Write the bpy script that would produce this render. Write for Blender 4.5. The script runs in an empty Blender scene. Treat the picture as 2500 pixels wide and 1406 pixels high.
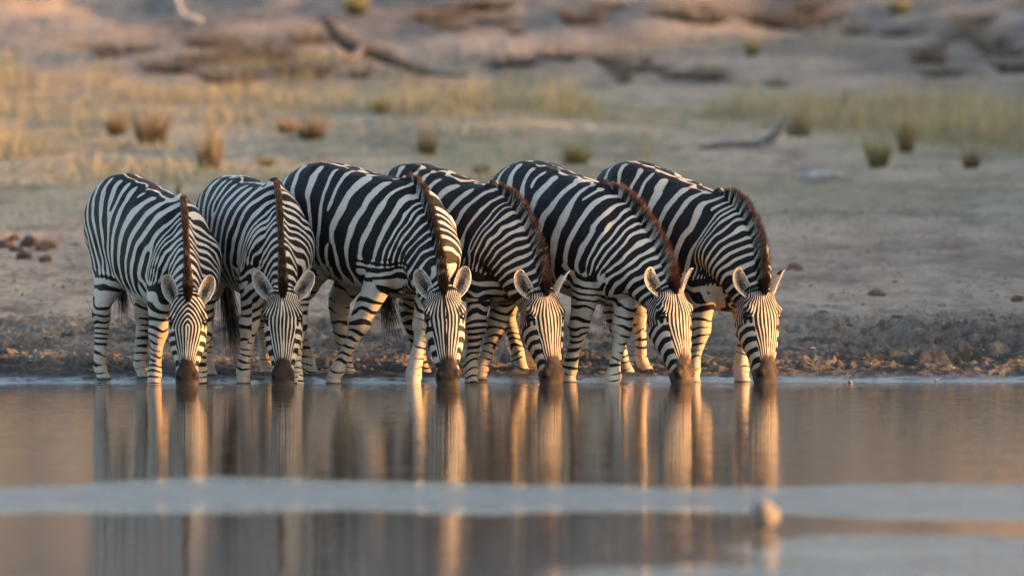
import bpy, math, random
import numpy as np
from mathutils import Vector

sc = bpy.context.scene
col = sc.collection
rng = np.random.default_rng(7)
random.seed(7)
R = math.radians

# ------------------------------------------------------------------ camera
D, EYE, S, YH = 45.0, 1.2, 425.0, 427.0      # distance to the herd, eye height, px per metre there, eye level row
cam_d = bpy.data.cameras.new('camera')
cam = bpy.data.objects.new('camera', cam_d); col.objects.link(cam)
cam_d.sensor_width = 36.0
cam_d.lens = 36.0 * D / (2500.0 / S)
cam_d.clip_start = 0.5; cam_d.clip_end = 3000
cam.location = (0, -D, EYE)
cam.rotation_euler = (R(90) - math.atan((703.0 - YH) / (S * D)), 0, 0)
cam_d.dof.use_dof = True
cam_d.dof.focus_distance = D - 0.1
cam_d.dof.aperture_fstop = cam_d.lens / 1000.0 / 0.095
sc.camera = cam

def at(px, py, Y):
    k = (D + Y) / D / S
    return np.array([(px - 1250.0) * k, Y, EYE + (YH - py) * k])

# ------------------------------------------------------------------ sky, sun, exposure
SUN_EL, SUN_FRONT = R(6.0), R(4.0)           # low sun at the right, a little in front of the herd
w = bpy.data.worlds.new('World'); sc.world = w; w.use_nodes = True
wn = w.node_tree.nodes; wl = w.node_tree.links
bg = wn['Background']
sky = wn.new('ShaderNodeTexSky'); sky.sky_type = 'NISHITA'; sky.sun_disc = False
sky.sun_elevation = SUN_EL; sky.sun_rotation = R(90) + SUN_FRONT
sky.altitude = 300; sky.air_density = 0.75; sky.dust_density = 3.5; sky.ozone_density = 0.6
wl.new(sky.outputs[0], bg.inputs[0]); bg.inputs[1].default_value = 0.15
sun_d = bpy.data.lights.new('sun', 'SUN'); sun = bpy.data.objects.new('sun', sun_d); col.objects.link(sun)
sun_d.energy = 2.0; sun_d.angle = R(0.6); sun_d.color = (1.0, 0.43, 0.12)
sdir = Vector((math.cos(SUN_EL) * math.cos(SUN_FRONT), -math.cos(SUN_EL) * math.sin(SUN_FRONT), math.sin(SUN_EL)))
sun.rotation_euler = sdir.to_track_quat('Z', 'Y').to_euler()
sun.location = (30, -10, 20)
sc.view_settings.view_transform = 'Standard'
sc.view_settings.look = 'None'
sc.view_settings.gamma = 1.0
sc.view_settings.exposure = 2.52
sc.render.engine = 'CYCLES'
sc.cycles.use_denoising = True
sc.cycles.max_bounces = 6

# ------------------------------------------------------------------ helpers
def tag(o, label=None, cat=None, group=None, kind=None):
    if label: o['label'] = label
    if cat: o['category'] = cat
    if group: o['group'] = group
    if kind: o['kind'] = kind
    return o

def empty(name, loc):
    o = bpy.data.objects.new(name, None); col.objects.link(o); o.location = loc
    o.empty_display_size = 0.1
    return o

def sstep(a, b, x):
    t = np.clip((x - a) / (b - a), 0, 1)
    return t * t * (3 - 2 * t)

def _hash(ix, iy, iz, seed):
    h = (ix * 374761393 + iy * 668265263 + iz * 2147483647 + seed * 974634777) & 0xFFFFFFFF
    h = ((h ^ (h >> 13)) * 1274126177) & 0xFFFFFFFF
    h = (h ^ (h >> 16)) & 0xFFFFFFFF
    return h.astype(np.float64) / 4294967295.0

def noise3(p, seed=0):
    """value noise, -1..1"""
    i = np.floor(p).astype(np.int64); f = p - i; f = f * f * f * (f * (f * 6 - 15) + 10)
    out = 0
    for dx in (0, 1):
        for dy in (0, 1):
            for dz in (0, 1):
                wgt = (f[:, 0] if dx else 1 - f[:, 0]) * (f[:, 1] if dy else 1 - f[:, 1]) * (f[:, 2] if dz else 1 - f[:, 2])
                out = out + wgt * _hash(i[:, 0] + dx, i[:, 1] + dy, i[:, 2] + dz, seed)
    return out * 2 - 1

def noise2(x, y, seed=0):
    ix = np.floor(x).astype(np.int64); iy = np.floor(y).astype(np.int64)
    fx = x - ix; fy = y - iy
    fx = fx * fx * (3 - 2 * fx); fy = fy * fy * (3 - 2 * fy)
    z = np.zeros_like(ix)
    a = _hash(ix, iy, z, seed); b = _hash(ix + 1, iy, z, seed)
    c = _hash(ix, iy + 1, z, seed); d = _hash(ix + 1, iy + 1, z, seed)
    return ((a * (1 - fx) + b * fx) * (1 - fy) + (c * (1 - fx) + d * fx) * fy) * 2 - 1

def mesh_np(name, v, quads=None, tris=None, attrs=None, smooth=True):
    me = bpy.data.meshes.new(name)
    v = np.asarray(v, dtype=np.float32)
    nq = 0 if quads is None else len(quads); nt = 0 if tris is None else len(tris)
    loops = []
    if nq: loops.append(np.asarray(quads, dtype=np.int32).ravel())
    if nt: loops.append(np.asarray(tris, dtype=np.int32).ravel())
    loops = np.concatenate(loops)
    starts = np.concatenate([np.arange(nq) * 4, nq * 4 + np.arange(nt) * 3]).astype(np.int32)
    me.vertices.add(len(v)); me.vertices.foreach_set('co', v.ravel())
    me.loops.add(len(loops)); me.loops.foreach_set('vertex_index', loops)
    me.polygons.add(nq + nt); me.polygons.foreach_set('loop_start', starts)
    me.update(calc_edges=True)
    me.polygons.foreach_set('use_smooth', np.full(nq + nt, bool(smooth)))
    for k, a in (attrs or {}).items():
        at_ = me.attributes.new(k, 'FLOAT', 'POINT'); at_.data.foreach_set('value', np.asarray(a, dtype=np.float32))
    return me

def mobj(name, me, mat, parent=None):
    o = bpy.data.objects.new(name, me); col.objects.link(o)
    if mat: me.materials.clear(); me.materials.append(mat)
    if parent:
        o.parent = parent
        o.matrix_parent_inverse = parent.matrix_basis.inverted()
    return o

def catmull(P, n):
    P = np.asarray(P, dtype=float); out = []
    for i in range(len(P) - 1):
        p0 = P[max(i - 1, 0)]; p1 = P[i]; p2 = P[i + 1]; p3 = P[min(i + 2, len(P) - 1)]
        for k in range(n):
            t = k / n
            out.append(0.5 * (2 * p1 + (p2 - p0) * t + (2 * p0 - 5 * p1 + 4 * p2 - p3) * t * t + (3 * p1 - p0 - 3 * p2 + p3) * t ** 3))
    out.append(P[-1])
    return np.array(out)

def nrm(v):
    v = np.asarray(v, dtype=float)
    return v / np.maximum(np.linalg.norm(v, axis=-1, keepdims=True), 1e-9)

class Soup:
    """a bag of closed shapes to be fused into one skin"""
    def __init__(s): s.v = []; s.f = []; s.n = 0
    def add(s, v, f):
        s.v.append(np.asarray(v)); s.f += [[i + s.n for i in q] for q in f]; s.n += len(v)
    def loft(s, C, A, B, wd, hu, hd, ex=2.2, taper=0.0, seg=28):
        """rings round centres C, half axes: A (side) * wd, B (up) * hu / hd"""
        th = np.linspace(0, 2 * math.pi, seg, endpoint=False)
        c, sn = np.cos(th), np.sin(th)
        cx = np.sign(c) * np.abs(c) ** (2 / ex); sx = np.sign(sn) * np.abs(sn) ** (2 / ex)
        V = []
        for i in range(len(C)):
            tp = taper if np.isscalar(taper) else taper[i]
            h = np.where(sx > 0, hu[i], hd[i])
            V.append(C[i] + np.outer(cx * wd[i] * (1 - tp * sx), A[i]) + np.outer(sx * h, B[i]))
        n = len(C); V = np.concatenate(V); F = []
        for i in range(n - 1):
            for k in range(seg):
                k2 = (k + 1) % seg
                F.append([i * seg + k, i * seg + k2, (i + 1) * seg + k2, (i + 1) * seg + k])
        F.append(list(range(seg))[::-1]); F.append([(n - 1) * seg + k for k in range(seg)])
        s.add(V, F)
    def ball(s, c, ax, r, seg=16):
        V = []; F = []
        th = np.linspace(0, 2 * math.pi, seg, endpoint=False); ph = np.linspace(0.15, math.pi - 0.15, 9)
        for p in ph:
            for t in th:
                V.append(c + ax[0] * r[0] * math.sin(p) * math.cos(t) + ax[1] * r[1] * math.sin(p) * math.sin(t) + ax[2] * r[2] * math.cos(p))
        for i in range(len(ph) - 1):
            for k in range(seg):
                k2 = (k + 1) % seg
                F.append([i * seg + k, i * seg + k2, (i + 1) * seg + k2, (i + 1) * seg + k])
        F.append(list(range(seg))[::-1]); F.append([(len(ph) - 1) * seg + k for k in range(seg)])
        s.add(np.array(V), F)
    def fuse(s, voxel):
        me = bpy.data.meshes.new('tmp'); me.from_pydata(np.concatenate(s.v).tolist(), [], s.f)
        import bmesh
        bm = bmesh.new(); bm.from_mesh(me); bmesh.ops.recalc_face_normals(bm, faces=bm.faces); bm.to_mesh(me); bm.free()
        o = bpy.data.objects.new('tmp', me); col.objects.link(o)
        m = o.modifiers.new('r', 'REMESH'); m.mode = 'VOXEL'; m.voxel_size = voxel; m.adaptivity = 0
        dg = bpy.context.evaluated_depsgraph_get(); dg.update()
        ev = o.evaluated_get(dg).to_mesh()
        n = len(ev.vertices); co = np.empty(n * 3, np.float32); ev.vertices.foreach_get('co', co)
        li = np.empty(len(ev.loops), np.int32); ev.loops.foreach_get('vertex_index', li)
        ls = np.empty(len(ev.polygons), np.int32); ev.polygons.foreach_get('loop_total', ls)
        ed = np.empty(len(ev.edges) * 2, np.int32); ev.edges.foreach_get('vertices', ed)
        assert (ls == 4).all()
        o.evaluated_get(dg).to_mesh_clear()
        bpy.data.objects.remove(o); bpy.data.meshes.remove(me)
        return co.reshape(-1, 3).astype(np.float64), li.reshape(-1, 4), ed.reshape(-1, 2)

def relax(co, ed, wgt, it):
    n = len(co); deg = np.bincount(ed.ravel(), minlength=n).astype(float)
    for k in range(it):
        s = np.stack([np.bincount(ed[:, 0], co[ed[:, 1], a], n) + np.bincount(ed[:, 1], co[ed[:, 0], a], n) for a in range(3)], 1)
        lam = 0.6 if k % 2 == 0 else -0.55 * 0.55
        co = co + (s / deg[:, None] - co) * (wgt * lam)[:, None]
    return co

def blades(root, dv, side, L, Wd, bend, levels=4, tipw=0.12):
    N = len(root); V = np.empty((N, levels, 2, 3)); al = np.empty((N, levels, 2))
    for k in range(levels):
        f = k / (levels - 1)
        c = root + dv * (L * f)[:, None] + bend * (L * f * f)[:, None]
        wv = side * (Wd * (1 - (1 - tipw) * f ** 1.4) * 0.5)[:, None]
        V[:, k, 0] = c - wv; V[:, k, 1] = c + wv; al[:, k] = f
    base = (np.arange(N) * levels * 2)[:, None]
    Q = np.concatenate([base + np.array([[2 * k, 2 * k + 1, 2 * k + 3, 2 * k + 2]]) for k in range(levels - 1)], 0)
    return V.reshape(-1, 3), Q, al.ravel()

# ------------------------------------------------------------------ materials
class NT:
    def __init__(s, name):
        s.m = bpy.data.materials.new(name); s.m.use_nodes = True
        s.t = s.m.node_tree; s.b = s.t.nodes['Principled BSDF']; s.out = s.t.nodes['Material Output']
    def n(s, typ, **kw):
        nd = s.t.nodes.new('ShaderNode' + typ)
        for k, v in kw.items(): setattr(nd, k, v)
        return nd
    def put(s, sock, v):
        if v is None: return
        if isinstance(v, bpy.types.NodeSocket): s.t.links.new(v, sock)
        elif isinstance(v, (tuple, list)) and len(v) == 3 and sock.type == 'RGBA': sock.default_value = (*v, 1)
        else: sock.default_value = v
    def attr(s, name, out='Fac'): return s.n('Attribute', attribute_name=name).outputs[out]
    def math(s, op, a, b=None, c=None, clamp=False):
        nd = s.n('Math', operation=op, use_clamp=clamp)
        s.put(nd.inputs[0], a); s.put(nd.inputs[1], b); s.put(nd.inputs[2], c)
        return nd.outputs[0]
    def mix(s, f, a, b, typ='RGBA', blend='MIX'):
        nd = s.n('Mix', data_type=typ)
        if typ == 'RGBA': nd.blend_type = blend; i = (0, 6, 7); o = 2
        else: i = (0, 2, 3); o = 0
        s.put(nd.inputs[i[0]], f); s.put(nd.inputs[i[1]], a); s.put(nd.inputs[i[2]], b)
        return nd.outputs[o]
    def step(s, x, a, b, lo=0.0, hi=1.0):
        nd = s.n('MapRange', interpolation_type='SMOOTHSTEP')
        for k, v in enumerate((x, a, b, lo, hi)): s.put(nd.inputs[k], v)
        return nd.outputs[0]
    def coord(s, kind='Object', scale=(1, 1, 1)):
        tc = s.n('TexCoord'); mp = s.n('Mapping'); s.t.links.new(tc.outputs[kind], mp.inputs[0])
        mp.inputs['Scale'].default_value = scale
        return mp.outputs[0]
    def noise(s, vec, scale, detail=4, rough=0.55, color=False):
        nd = s.n('TexNoise'); s.put(nd.inputs['Vector'], vec)
        nd.inputs['Scale'].default_value = scale; nd.inputs['Detail'].default_value = detail; nd.inputs['Roughness'].default_value = rough
        return nd.outputs[1 if color else 0]
    def bump(s, h, strength, dist, normal=None):
        nd = s.n('Bump'); nd.inputs['Strength'].default_value = strength; nd.inputs['Distance'].default_value = dist
        s.put(nd.inputs['Height'], h); s.put(nd.inputs['Normal'], normal)
        return nd.outputs[0]
    def set(s, **kw):
        for k, v in kw.items(): s.put(s.b.inputs[k.replace('_', ' ')], v)
        return s.m

def zebra_material(name, white, black, brown):
    m = NT(name)
    P = m.coord('Object')
    fine = m.math('SUBTRACT', m.noise(P, 170, 3, 0.7), 0.5)
    med = m.math('SUBTRACT', m.noise(P, 26, 3, 0.6), 0.5)
    body = m.attr('stripe')
    ca = m.math('ADD', m.math('COSINE', m.math('MULTIPLY', m.attr('face_long'), 2 * math.pi)), m.attr('face_bias'))
    cb = m.math('ADD', m.math('COSINE', m.math('MULTIPLY', m.attr('face_cross'), 2 * math.pi)), 0.05)
    face = m.mix(m.attr('face_side'), ca, cb, 'FLOAT')
    v = m.mix(m.attr('face'), body, face, 'FLOAT')
    v = m.math('ADD', v, m.math('ADD', m.math('MULTIPLY', fine, 0.75), m.math('MULTIPLY', med, 0.35)))
    k = m.step(v, -0.16, 0.16)
    wcol = m.mix(m.math('MULTIPLY_ADD', m.noise(m.coord('Object', (1, 1, 0.45)), 30, 5, 0.75), 1.8, -0.55, clamp=True), white, tuple(c * f for c, f in zip(white, (0.78, 0.73, 0.66))))
    wcol = m.mix(m.math('MULTIPLY', m.attr('dirt'), m.math('MULTIPLY_ADD', m.noise(P, 14, 5, 0.65), 1.6, -0.35, clamp=True)), wcol, (0.30, 0.22, 0.15))
    wcol = m.mix(m.math('MULTIPLY', m.attr('brown_stripe'), m.step(v, -0.62, -0.95)), wcol, (0.25, 0.185, 0.13))  # faint brown coat stripes inside the white of the rump
    bcol = m.mix(m.noise(P, 11, 4), black, tuple(c * 1.7 for c in black))
    wcol = m.mix(m.math('MULTIPLY', m.step(m.attr('muzzle'), 0.02, 0.40), 0.6), wcol, (0.24, 0.14, 0.080))
    wcol = m.mix(m.math('MULTIPLY', m.attr('face'), 0.30), wcol, (0.30, 0.22, 0.155))
    c = m.mix(k, wcol, bcol)
    mz = m.step(m.math('ADD', m.math('ADD', m.attr('muzzle'), m.math('MULTIPLY', face, 0.14)), m.math('MULTIPLY', med, 0.45)), 0.30, 0.66)
    mcol = m.mix(m.step(m.noise(P, 22, 5, 0.65), 0.38, 0.66), (0.016, 0.011, 0.010), brown)
    mcol = m.mix(m.attr('lip'), mcol, (0.075, 0.062, 0.055))
    c = m.mix(mz, c, mcol)
    ein = m.mix(m.step(m.noise(P, 110, 3), 0.35, 0.65), (0.13, 0.10, 0.078), (0.33, 0.28, 0.23))
    c = m.mix(m.attr('ear_in'), c, ein)
    c = m.mix(m.attr('dark'), c, (0.008, 0.006, 0.006))
    bh = m.math('ADD', m.math('MULTIPLY', m.noise(P, 240, 2), 0.5), m.noise(P, 60, 3))
    nm = m.bump(bh, 0.25, 0.004)
    m.set(Base_Color=c, Roughness=0.62, Normal=nm, Sheen_Weight=0.0)
    m.b.inputs['Specular IOR Level'].default_value = 0.16
    return m.m

def hair_material(name, white, black, tip, tip2, lo=0.62, hi=0.88):
    m = NT(name)
    k = m.step(m.math('ADD', m.attr('stripe'), m.math('MULTIPLY', m.math('SUBTRACT', m.attr('rnd'), 0.5), 0.5)), -0.25, 0.25)
    c = m.mix(k, white, black)
    t = m.mix(m.attr('rnd'), tip, tip2)
    f = m.step(m.math('ADD', m.attr('along'), m.math('MULTIPLY', m.math('SUBTRACT', m.attr('rnd'), 0.5), 0.3)), lo, hi)
    m.set(Base_Color=m.mix(f, c, t), Roughness=0.55)
    m.b.inputs['Specular IOR Level'].default_value = 0.35
    return m.m

def blade_material(name, low, high, alt):
    m = NT(name)
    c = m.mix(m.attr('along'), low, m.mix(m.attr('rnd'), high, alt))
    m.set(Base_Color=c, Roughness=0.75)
    m.b.inputs['Specular IOR Level'].default_value = 0.2
    tr = m.n('BsdfTranslucent'); m.put(tr.inputs[0], c)
    ms = m.n('MixShader'); ms.inputs[0].default_value = 0.25
    m.t.links.new(m.b.outputs[0], ms.inputs[1]); m.t.links.new(tr.outputs[0], ms.inputs[2]); m.t.links.new(ms.outputs[0], m.out.inputs[0])
    return m.m

# ------------------------------------------------------------------ ground
def gz(x, y):
    """height of the land, without the clods"""
    x = np.asarray(x, dtype=float); y = np.asarray(y, dtype=float)
    sh = 0.10 * noise2(x * 0.55, y * 0 + 3.0, 11) + 0.05 * noise2(x * 1.9, y * 0 + 7.0, 12) + 0.02 * np.clip(-x - 1.5, 0, 2)
    yy = y - 0.10 - 0.30 * sstep(-0.8, 1.2, x) - sh
    z = np.where(yy < 0, yy * 0.10, 0)
    up = np.clip(yy, 0, None)
    z = z + np.minimum(up, 0.35) * 0.02 + np.clip(up - 0.3, 0, None) * 0.036
    far = np.clip(y - 48, 0, None)
    z = z + far * 0.016 + np.clip(y - 95, 0, 190) ** 1.35 * 0.018
    x0 = 3.3 * (1 + np.clip(y, 0, None) / 45) + 1.3
    z = z + 1.35 * sstep(0, 2.2, x - x0) * sstep(1.2, 2.6, y) * (1 - sstep(60, 112, y)) * (1 + 0.55 * noise2(x * 0.7, y * 0.35, 25) + 0.25 * noise2(x * 1.7, y * 1.1, 26))  # unseen rise added off to the right to shade the mud and slope
    und = sstep(14, 60, y)
    z = z + und * (0.22 * noise2(x * 0.12, y * 0.07, 21) + 0.10 * noise2(x * 0.4, y * 0.2, 22))
    hil = sstep(70, 110, y)
    z = z + hil * (0.85 * noise2(x * 0.16 + 3, y * 0.05, 23) + 0.55 * noise2(x * 0.42, y * 0.14, 24) + 0.22 * noise2(x * 1.1, y * 0.45, 27))
    z = z + 1.5 * sstep(-1.5, 3, x) * sstep(118, 122, y + 5 * noise2(x * 0.3, y * 0, 28)) * sstep(16, 11, x)          # eroded bank
    return z

def gz1(x, y): return float(gz(np.array([x]), np.array([y]))[0])

def clods(x, y):
    sh = y - 0.28 - 0.30 * sstep(-0.8, 1.2, x)
    band = (0.25 * sstep(0.0, 0.4, sh) + 0.75 * sstep(0.35, 1.5, sh)) * (1 - sstep(4.0, 9.0, sh))
    right = sstep(1.2, 3.0, x)
    amp = band * (0.62 + 0.40 * right + 0.35 * noise2(x * 0.7, y * 0.7, 31)) + 0.10 * sstep(0.3, 1, sh) + 0.12 * sstep(-0.1, 0.2, sh)
    h = 0
    for f, a, sd in ((2.2, 0.045, 32), (5.0, 0.045, 33), (10.5, 0.030, 34), (21, 0.021, 35), (42, 0.014, 36)):
        n = noise2(x * f + 0.7 * noise2(x * f * 0.6, y * f * 0.6, sd + 20), y * f + 0.3, sd)
        h = h + a * (1 - np.abs(n) * 2.0) if f > 4 else h + a * n
    edge = np.clip(1 - np.abs(sh - 0.45) / 0.5, 0, 1) * sstep(-2.5, 4, x) * 0.012
    return amp * h * 0.85 + edge

def hit(px, py, y0=0.35):
    """where the line of sight through a picture point meets the land"""
    ys = np.concatenate([np.arange(y0, 20, 0.02), np.arange(20, 260, 0.1)])
    k = (D + ys) / D / S
    d = gz((px - 1250.0) * k, ys) - (EYE + (YH - py) * k)
    i = np.argmax(d >= 0)
    return np.array([(px - 1250.0) * k[i], ys[i], gz1((px - 1250.0) * k[i], ys[i])])

def blob(x, y, spots):
    out = np.zeros_like(x)
    wob = 0.55 * noise2(x * 0.5, y * 0.16, 81) + 0.35 * noise2(x * 1.3, y * 0.4, 82)
    for px, py, rx, ry in spots:
        c = hit(px, py); k = (D + c[1]) / D / S; ya = hit(px, py + ry)[1]; yb = hit(px, py - ry)[1]
        r = np.sqrt(((x - c[0]) / (rx * k)) ** 2 + ((y - c[1]) / max((yb - ya) / 2, 0.6)) ** 2) + wob
        out = np.maximum(out, sstep(1.25, 0.65, r))
    return out
BARE = [(130, 170, 300, 100), (60, 60, 330, 50), (420, 230, 260, 26), (1300, 112, 170, 26), (1030, 200, 170, 30), (1560, 165, 170, 30), (1880, 170, 170, 22), (2150, 210, 200, 24),
        (780, 440, 150, 14), (1780, 352, 170, 14), (1650, 240, 120, 20), (220, 358, 160, 14), (1920, 410, 180, 20), (2400, 35, 120, 30), (1500, 8, 260, 10), (700, 75, 220, 10)]
GREY = [(650, 150, 400, 60), (380, 100, 140, 30), (1250, 152, 120, 18), (1100, 50, 150, 40), (1430, 55, 140, 50), (1850, 50, 250, 36), (1700, 192, 140, 22), (2440, 110, 150, 60), (2250, 150, 160, 30),
        (900, 60, 160, 40), (2050, 300, 160, 16), (2320, 445, 280, 8)]
ny = []
y = -46.0
rows = list(np.linspace(-46, -0.6, 14)[:-1])
yv = -0.6
while yv < 420:
    rows.append(yv)
    yv += 0.022 if yv < 1.6 else 0.022 * (1 + (yv - 1.6) * 0.33) if yv < 14 else max(0.12, yv * 0.018)
rows = np.array(rows)
nc = 640
u = np.linspace(-1, 1, nc)
uu = np.sign(u) * (np.abs(u) * 0.80 + 8.0 * np.clip(np.abs(u) - 0.80, 0, None) ** 1.5 / 0.2 ** 1.5 + 0)   # dense in view, coarse far to the sides
half = 4.6 * (1 + np.maximum(rows, 0) / 45.0)
X = np.outer(half, uu); Yg = np.repeat(rows[:, None], nc, 1)
Z = gz(X.ravel(), Yg.ravel()) + clods(X.ravel(), Yg.ravel()) * (np.abs(X.ravel()) < 40)
V = np.stack([X.ravel(), Yg.ravel(), Z], 1)
idx = np.arange(len(rows) * nc).reshape(len(rows), nc)
Q = np.stack([idx[:-1, :-1].ravel(), idx[:-1, 1:].ravel(), idx[1:, 1:].ravel(), idx[1:, :-1].ravel()], 1)

def ground_material():
    m = NT('ground_soil')
    P = m.coord('Object'); Pf = m.coord('Object', (1, 0.42, 1)); Pw = m.coord('Object', (1, 0.30, 1))
    sp = m.n('SeparateXYZ'); tc = m.n('TexCoord'); m.t.links.new(tc.outputs['Object'], sp.inputs[0])
    X, Y, Z = sp.outputs
    nb = m.noise(Pf, 0.45, 5, 0.6); nm_ = m.noise(P, 3.0, 6, 0.65); nf = m.noise(P, 26, 5, 0.7); nl = m.noise(Pw, 0.16, 4, 0.55)
    mud = m.mix(m.step(nm_, 0.35, 0.65), (0.080, 0.065, 0.053), (0.185, 0.150, 0.120))
    sand = m.mix(m.step(nm_, 0.3, 0.7), (0.40, 0.305, 0.225), (0.315, 0.235, 0.170))
    sand = m.mix(m.math('MULTIPLY', m.step(nb, 0.50, 0.66), 0.7), sand, (0.190, 0.137, 0.100))
    mot = m.noise(m.coord('Object', (1, 0.35, 1)), 1.1, 6, 0.7)
    grass = m.mix(m.step(nb, 0.35, 0.62), (0.215, 0.192, 0.115), (0.335, 0.275, 0.200))
    ns_ = m.noise(m.coord('Object', (1, 0.30, 1)), 0.55, 6, 0.68)
    pink = m.mix(m.step(m.math('MULTIPLY_ADD', ns_, 0.6, m.math('MULTIPLY', nl, 0.45)), 0.43, 0.56), (0.30, 0.238, 0.190), (0.125, 0.110, 0.100))
    yj = m.math('ADD', Y, m.math('MULTIPLY', m.math('SUBTRACT', nb, 0.5), 14.0))
    c = m.mix(m.step(m.math('ADD', Y, m.math('MULTIPLY', m.math('SUBTRACT', nm_, 0.5), 7.0)), 3.8, 8.0), mud, sand)
    c = m.mix(m.step(yj, 19, 27), c, grass)
    c = m.mix(m.step(yj, 62, 74), c, pink)
    c = m.mix(m.math('MULTIPLY', m.attr('grey'), 0.8), c, m.mix(m.step(nm_, 0.35, 0.65), (0.080, 0.072, 0.068), (0.150, 0.132, 0.120)))
    c = m.mix(m.math('MULTIPLY', m.attr('bare'), 0.8), c, m.mix(m.step(nb, 0.35, 0.65), (0.35, 0.272, 0.215), (0.285, 0.215, 0.168)))
    c = m.mix(m.step(yj, 165, 200), c, (0.36, 0.265, 0.150))
    c = m.mix(m.math('MULTIPLY', m.step(mot, 0.47, 0.62), 0.68), c, m.mix(1.0, c, (0.42, 0.42, 0.42), blend='MULTIPLY'))
    mot2 = m.noise(m.coord('Object', (1, 0.40, 1)), 4.2, 6, 0.72)
    c = m.mix(m.math('MULTIPLY', m.step(mot2, 0.48, 0.62), 0.6), c, m.mix(1.0, c, (0.50, 0.47, 0.45), blend='MULTIPLY'))
    c = m.mix(m.math('MULTIPLY', m.step(nf, 0.38, 0.66), 0.62), c, m.mix(0.5, c, (0.05, 0.04, 0.03)))
    damp = m.step(m.math('ADD', Z, m.math('MULTIPLY', m.math('SUBTRACT', nm_, 0.5), 0.10)), 0.16, 0.03)
    c = m.mix(m.math('MULTIPLY', damp, 0.45), c, (0.030, 0.024, 0.019))
    wet = m.step(m.math('ADD', Z, m.math('MULTIPLY', m.math('SUBTRACT', nm_, 0.5), 0.03)), 0.045, 0.012)
    c = m.mix(m.math('MULTIPLY', wet, 0.65), c, (0.028, 0.023, 0.020))
    rough = m.mix(wet, 0.9, 0.22, 'FLOAT')
    h = m.math('ADD', m.math('MULTIPLY', nf, 0.6), m.noise(P, 75, 3, 0.7))
    m.set(Base_Color=c, Roughness=rough, Normal=m.bump(h, 0.7, 0.02))
    m.b.inputs['Specular IOR Level'].default_value = 0.3
    return m.m
ground = mobj('ground', mesh_np('ground', V, Q, attrs=dict(bare=blob(V[:, 0], V[:, 1], BARE), grey=blob(V[:, 0], V[:, 1], GREY))), ground_material()); tag(ground, kind='structure')

# ------------------------------------------------------------------ the herd: places and poses
HERD = [
    (dict(seed=1, fat=0.86, yaw=29, scale=0.96, withers=(444, 488, 0.20), croup=(305, 424), poll=(459, 724, -0.35), muzzle=(456, 945, -0.38), face=2, period=0.076, neck_rings=16.0,
          fr=(374, 0.02), fl=(487, 0.10), hr=(246, 0.50), hl=(345, 0.62), ears=((0.46, 0.15, 22), (0.46, 0.15, 22)), tail=-0.10, taill=0.6, bias=0.20, legdark=0.12, face_c=0.0, arch=1.0, face_n=5.2),
     'zebra with pale narrow-striped rump at the row end beside the other straight-facing zebra'),
    (dict(seed=2, fat=0.86, yaw=23, scale=0.96, withers=(674, 452, 0.28), croup=(568, 426), poll=(691, 714, -0.27), muzzle=(690, 945, -0.31), face=0, period=0.075, neck_rings=16.5,
          fr=(592, 0.15), fl=(722, 0.05), hr=(508, 0.85), hl=(650, 0.95), ears=((0.66, 0.15, 15), (0.66, 0.15, 15)), tail=-0.07, swing=0.1, taill=1.15, bias=0.22, face_c=0.0, earl=1.08),
     'zebra facing straight out with wide rounded ears and long black tail behind its foreleg'),
    (dict(seed=3, roll=0.2, yaw=46, scale=1.0, withers=(1010, 438, 0.14), croup=(795, 396), poll=(1083, 708, -0.38), muzzle=(1095, 945, -0.41), face=4, period=0.088, neck_rings=14.5,
          fr=(809, 0.12), fl=(1005, -0.08), hr=(752, 0.85), hl=(845, 0.80), ears=((0.50, 0.15, 18), (0.47, 0.15, 18)), tail=0.0, bias=0.45, face_c=0.5),
     'zebra with broad black rump bands and one foreleg planted far back from its other'),
    (dict(seed=4, fat=0.94, roll=0.45, yaw=40, scale=1.0, withers=(1216, 458, 0.44), croup=(1020, 398), poll=(1330, 708, 0.00), muzzle=(1350, 943, -0.05), face=26, period=0.080, neck_rings=16.0, coat=1, bow=0.075,
          fr=(1147, 0.22), fl=(1166, 0.52), hr=(1028, 1.0), hl=(1090, 1.1), ears=((0.54, 0.28, 12), (0.95, 0.35, 75)), tail=0.07, swing=0.32, bias=0.48, face_c=0.0, legdark=0.25, mane=1.0),
     'zebra with warm brownish stripes and a near-black muzzle, its far ear turned edge-on'),
    (dict(seed=5, roll=0.45, yaw=37, scale=1.0, withers=(1494, 456, 0.40), croup=(1305, 391), poll=(1644, 702, 0.02), muzzle=(1671, 940, -0.04), face=36, period=0.083, neck_rings=15.5, bow=0.05,
          fr=(1386, 0.40), fl=(1492, 0.08), hr=(1268, 1.1), hl=(1300, 1.2), ears=((0.50, 0.28, 5), (0.85, 0.30, 55)), tail=0.0, bias=0.38, coat=2, mane_kind=1, face_c=0.5, mane=1.0),
     'zebra with a reddish brown mane and a rusty brown muzzle'),
    (dict(seed=6, roll=0.45, yaw=41, scale=1.0, withers=(1768, 474, 0.60), croup=(1558, 392), poll=(1862, 706, 0.15), muzzle=(1872, 940, 0.10), face=30, period=0.080, neck_rings=15.5, coat=1, bow=0.10,
          fr=(1690, 0.45), fl=(1808, 0.50), hr=(1522, 1.2), hl=(1570, 1.3), ears=((0.56, 0.28, 5), (0.80, 0.25, 75)), tail=0.0, bias=0.46, mane=1.1, face_c=0.0),
     'zebra with a tall dark mane and black-tipped ear at the end of the row'),
]

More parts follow.
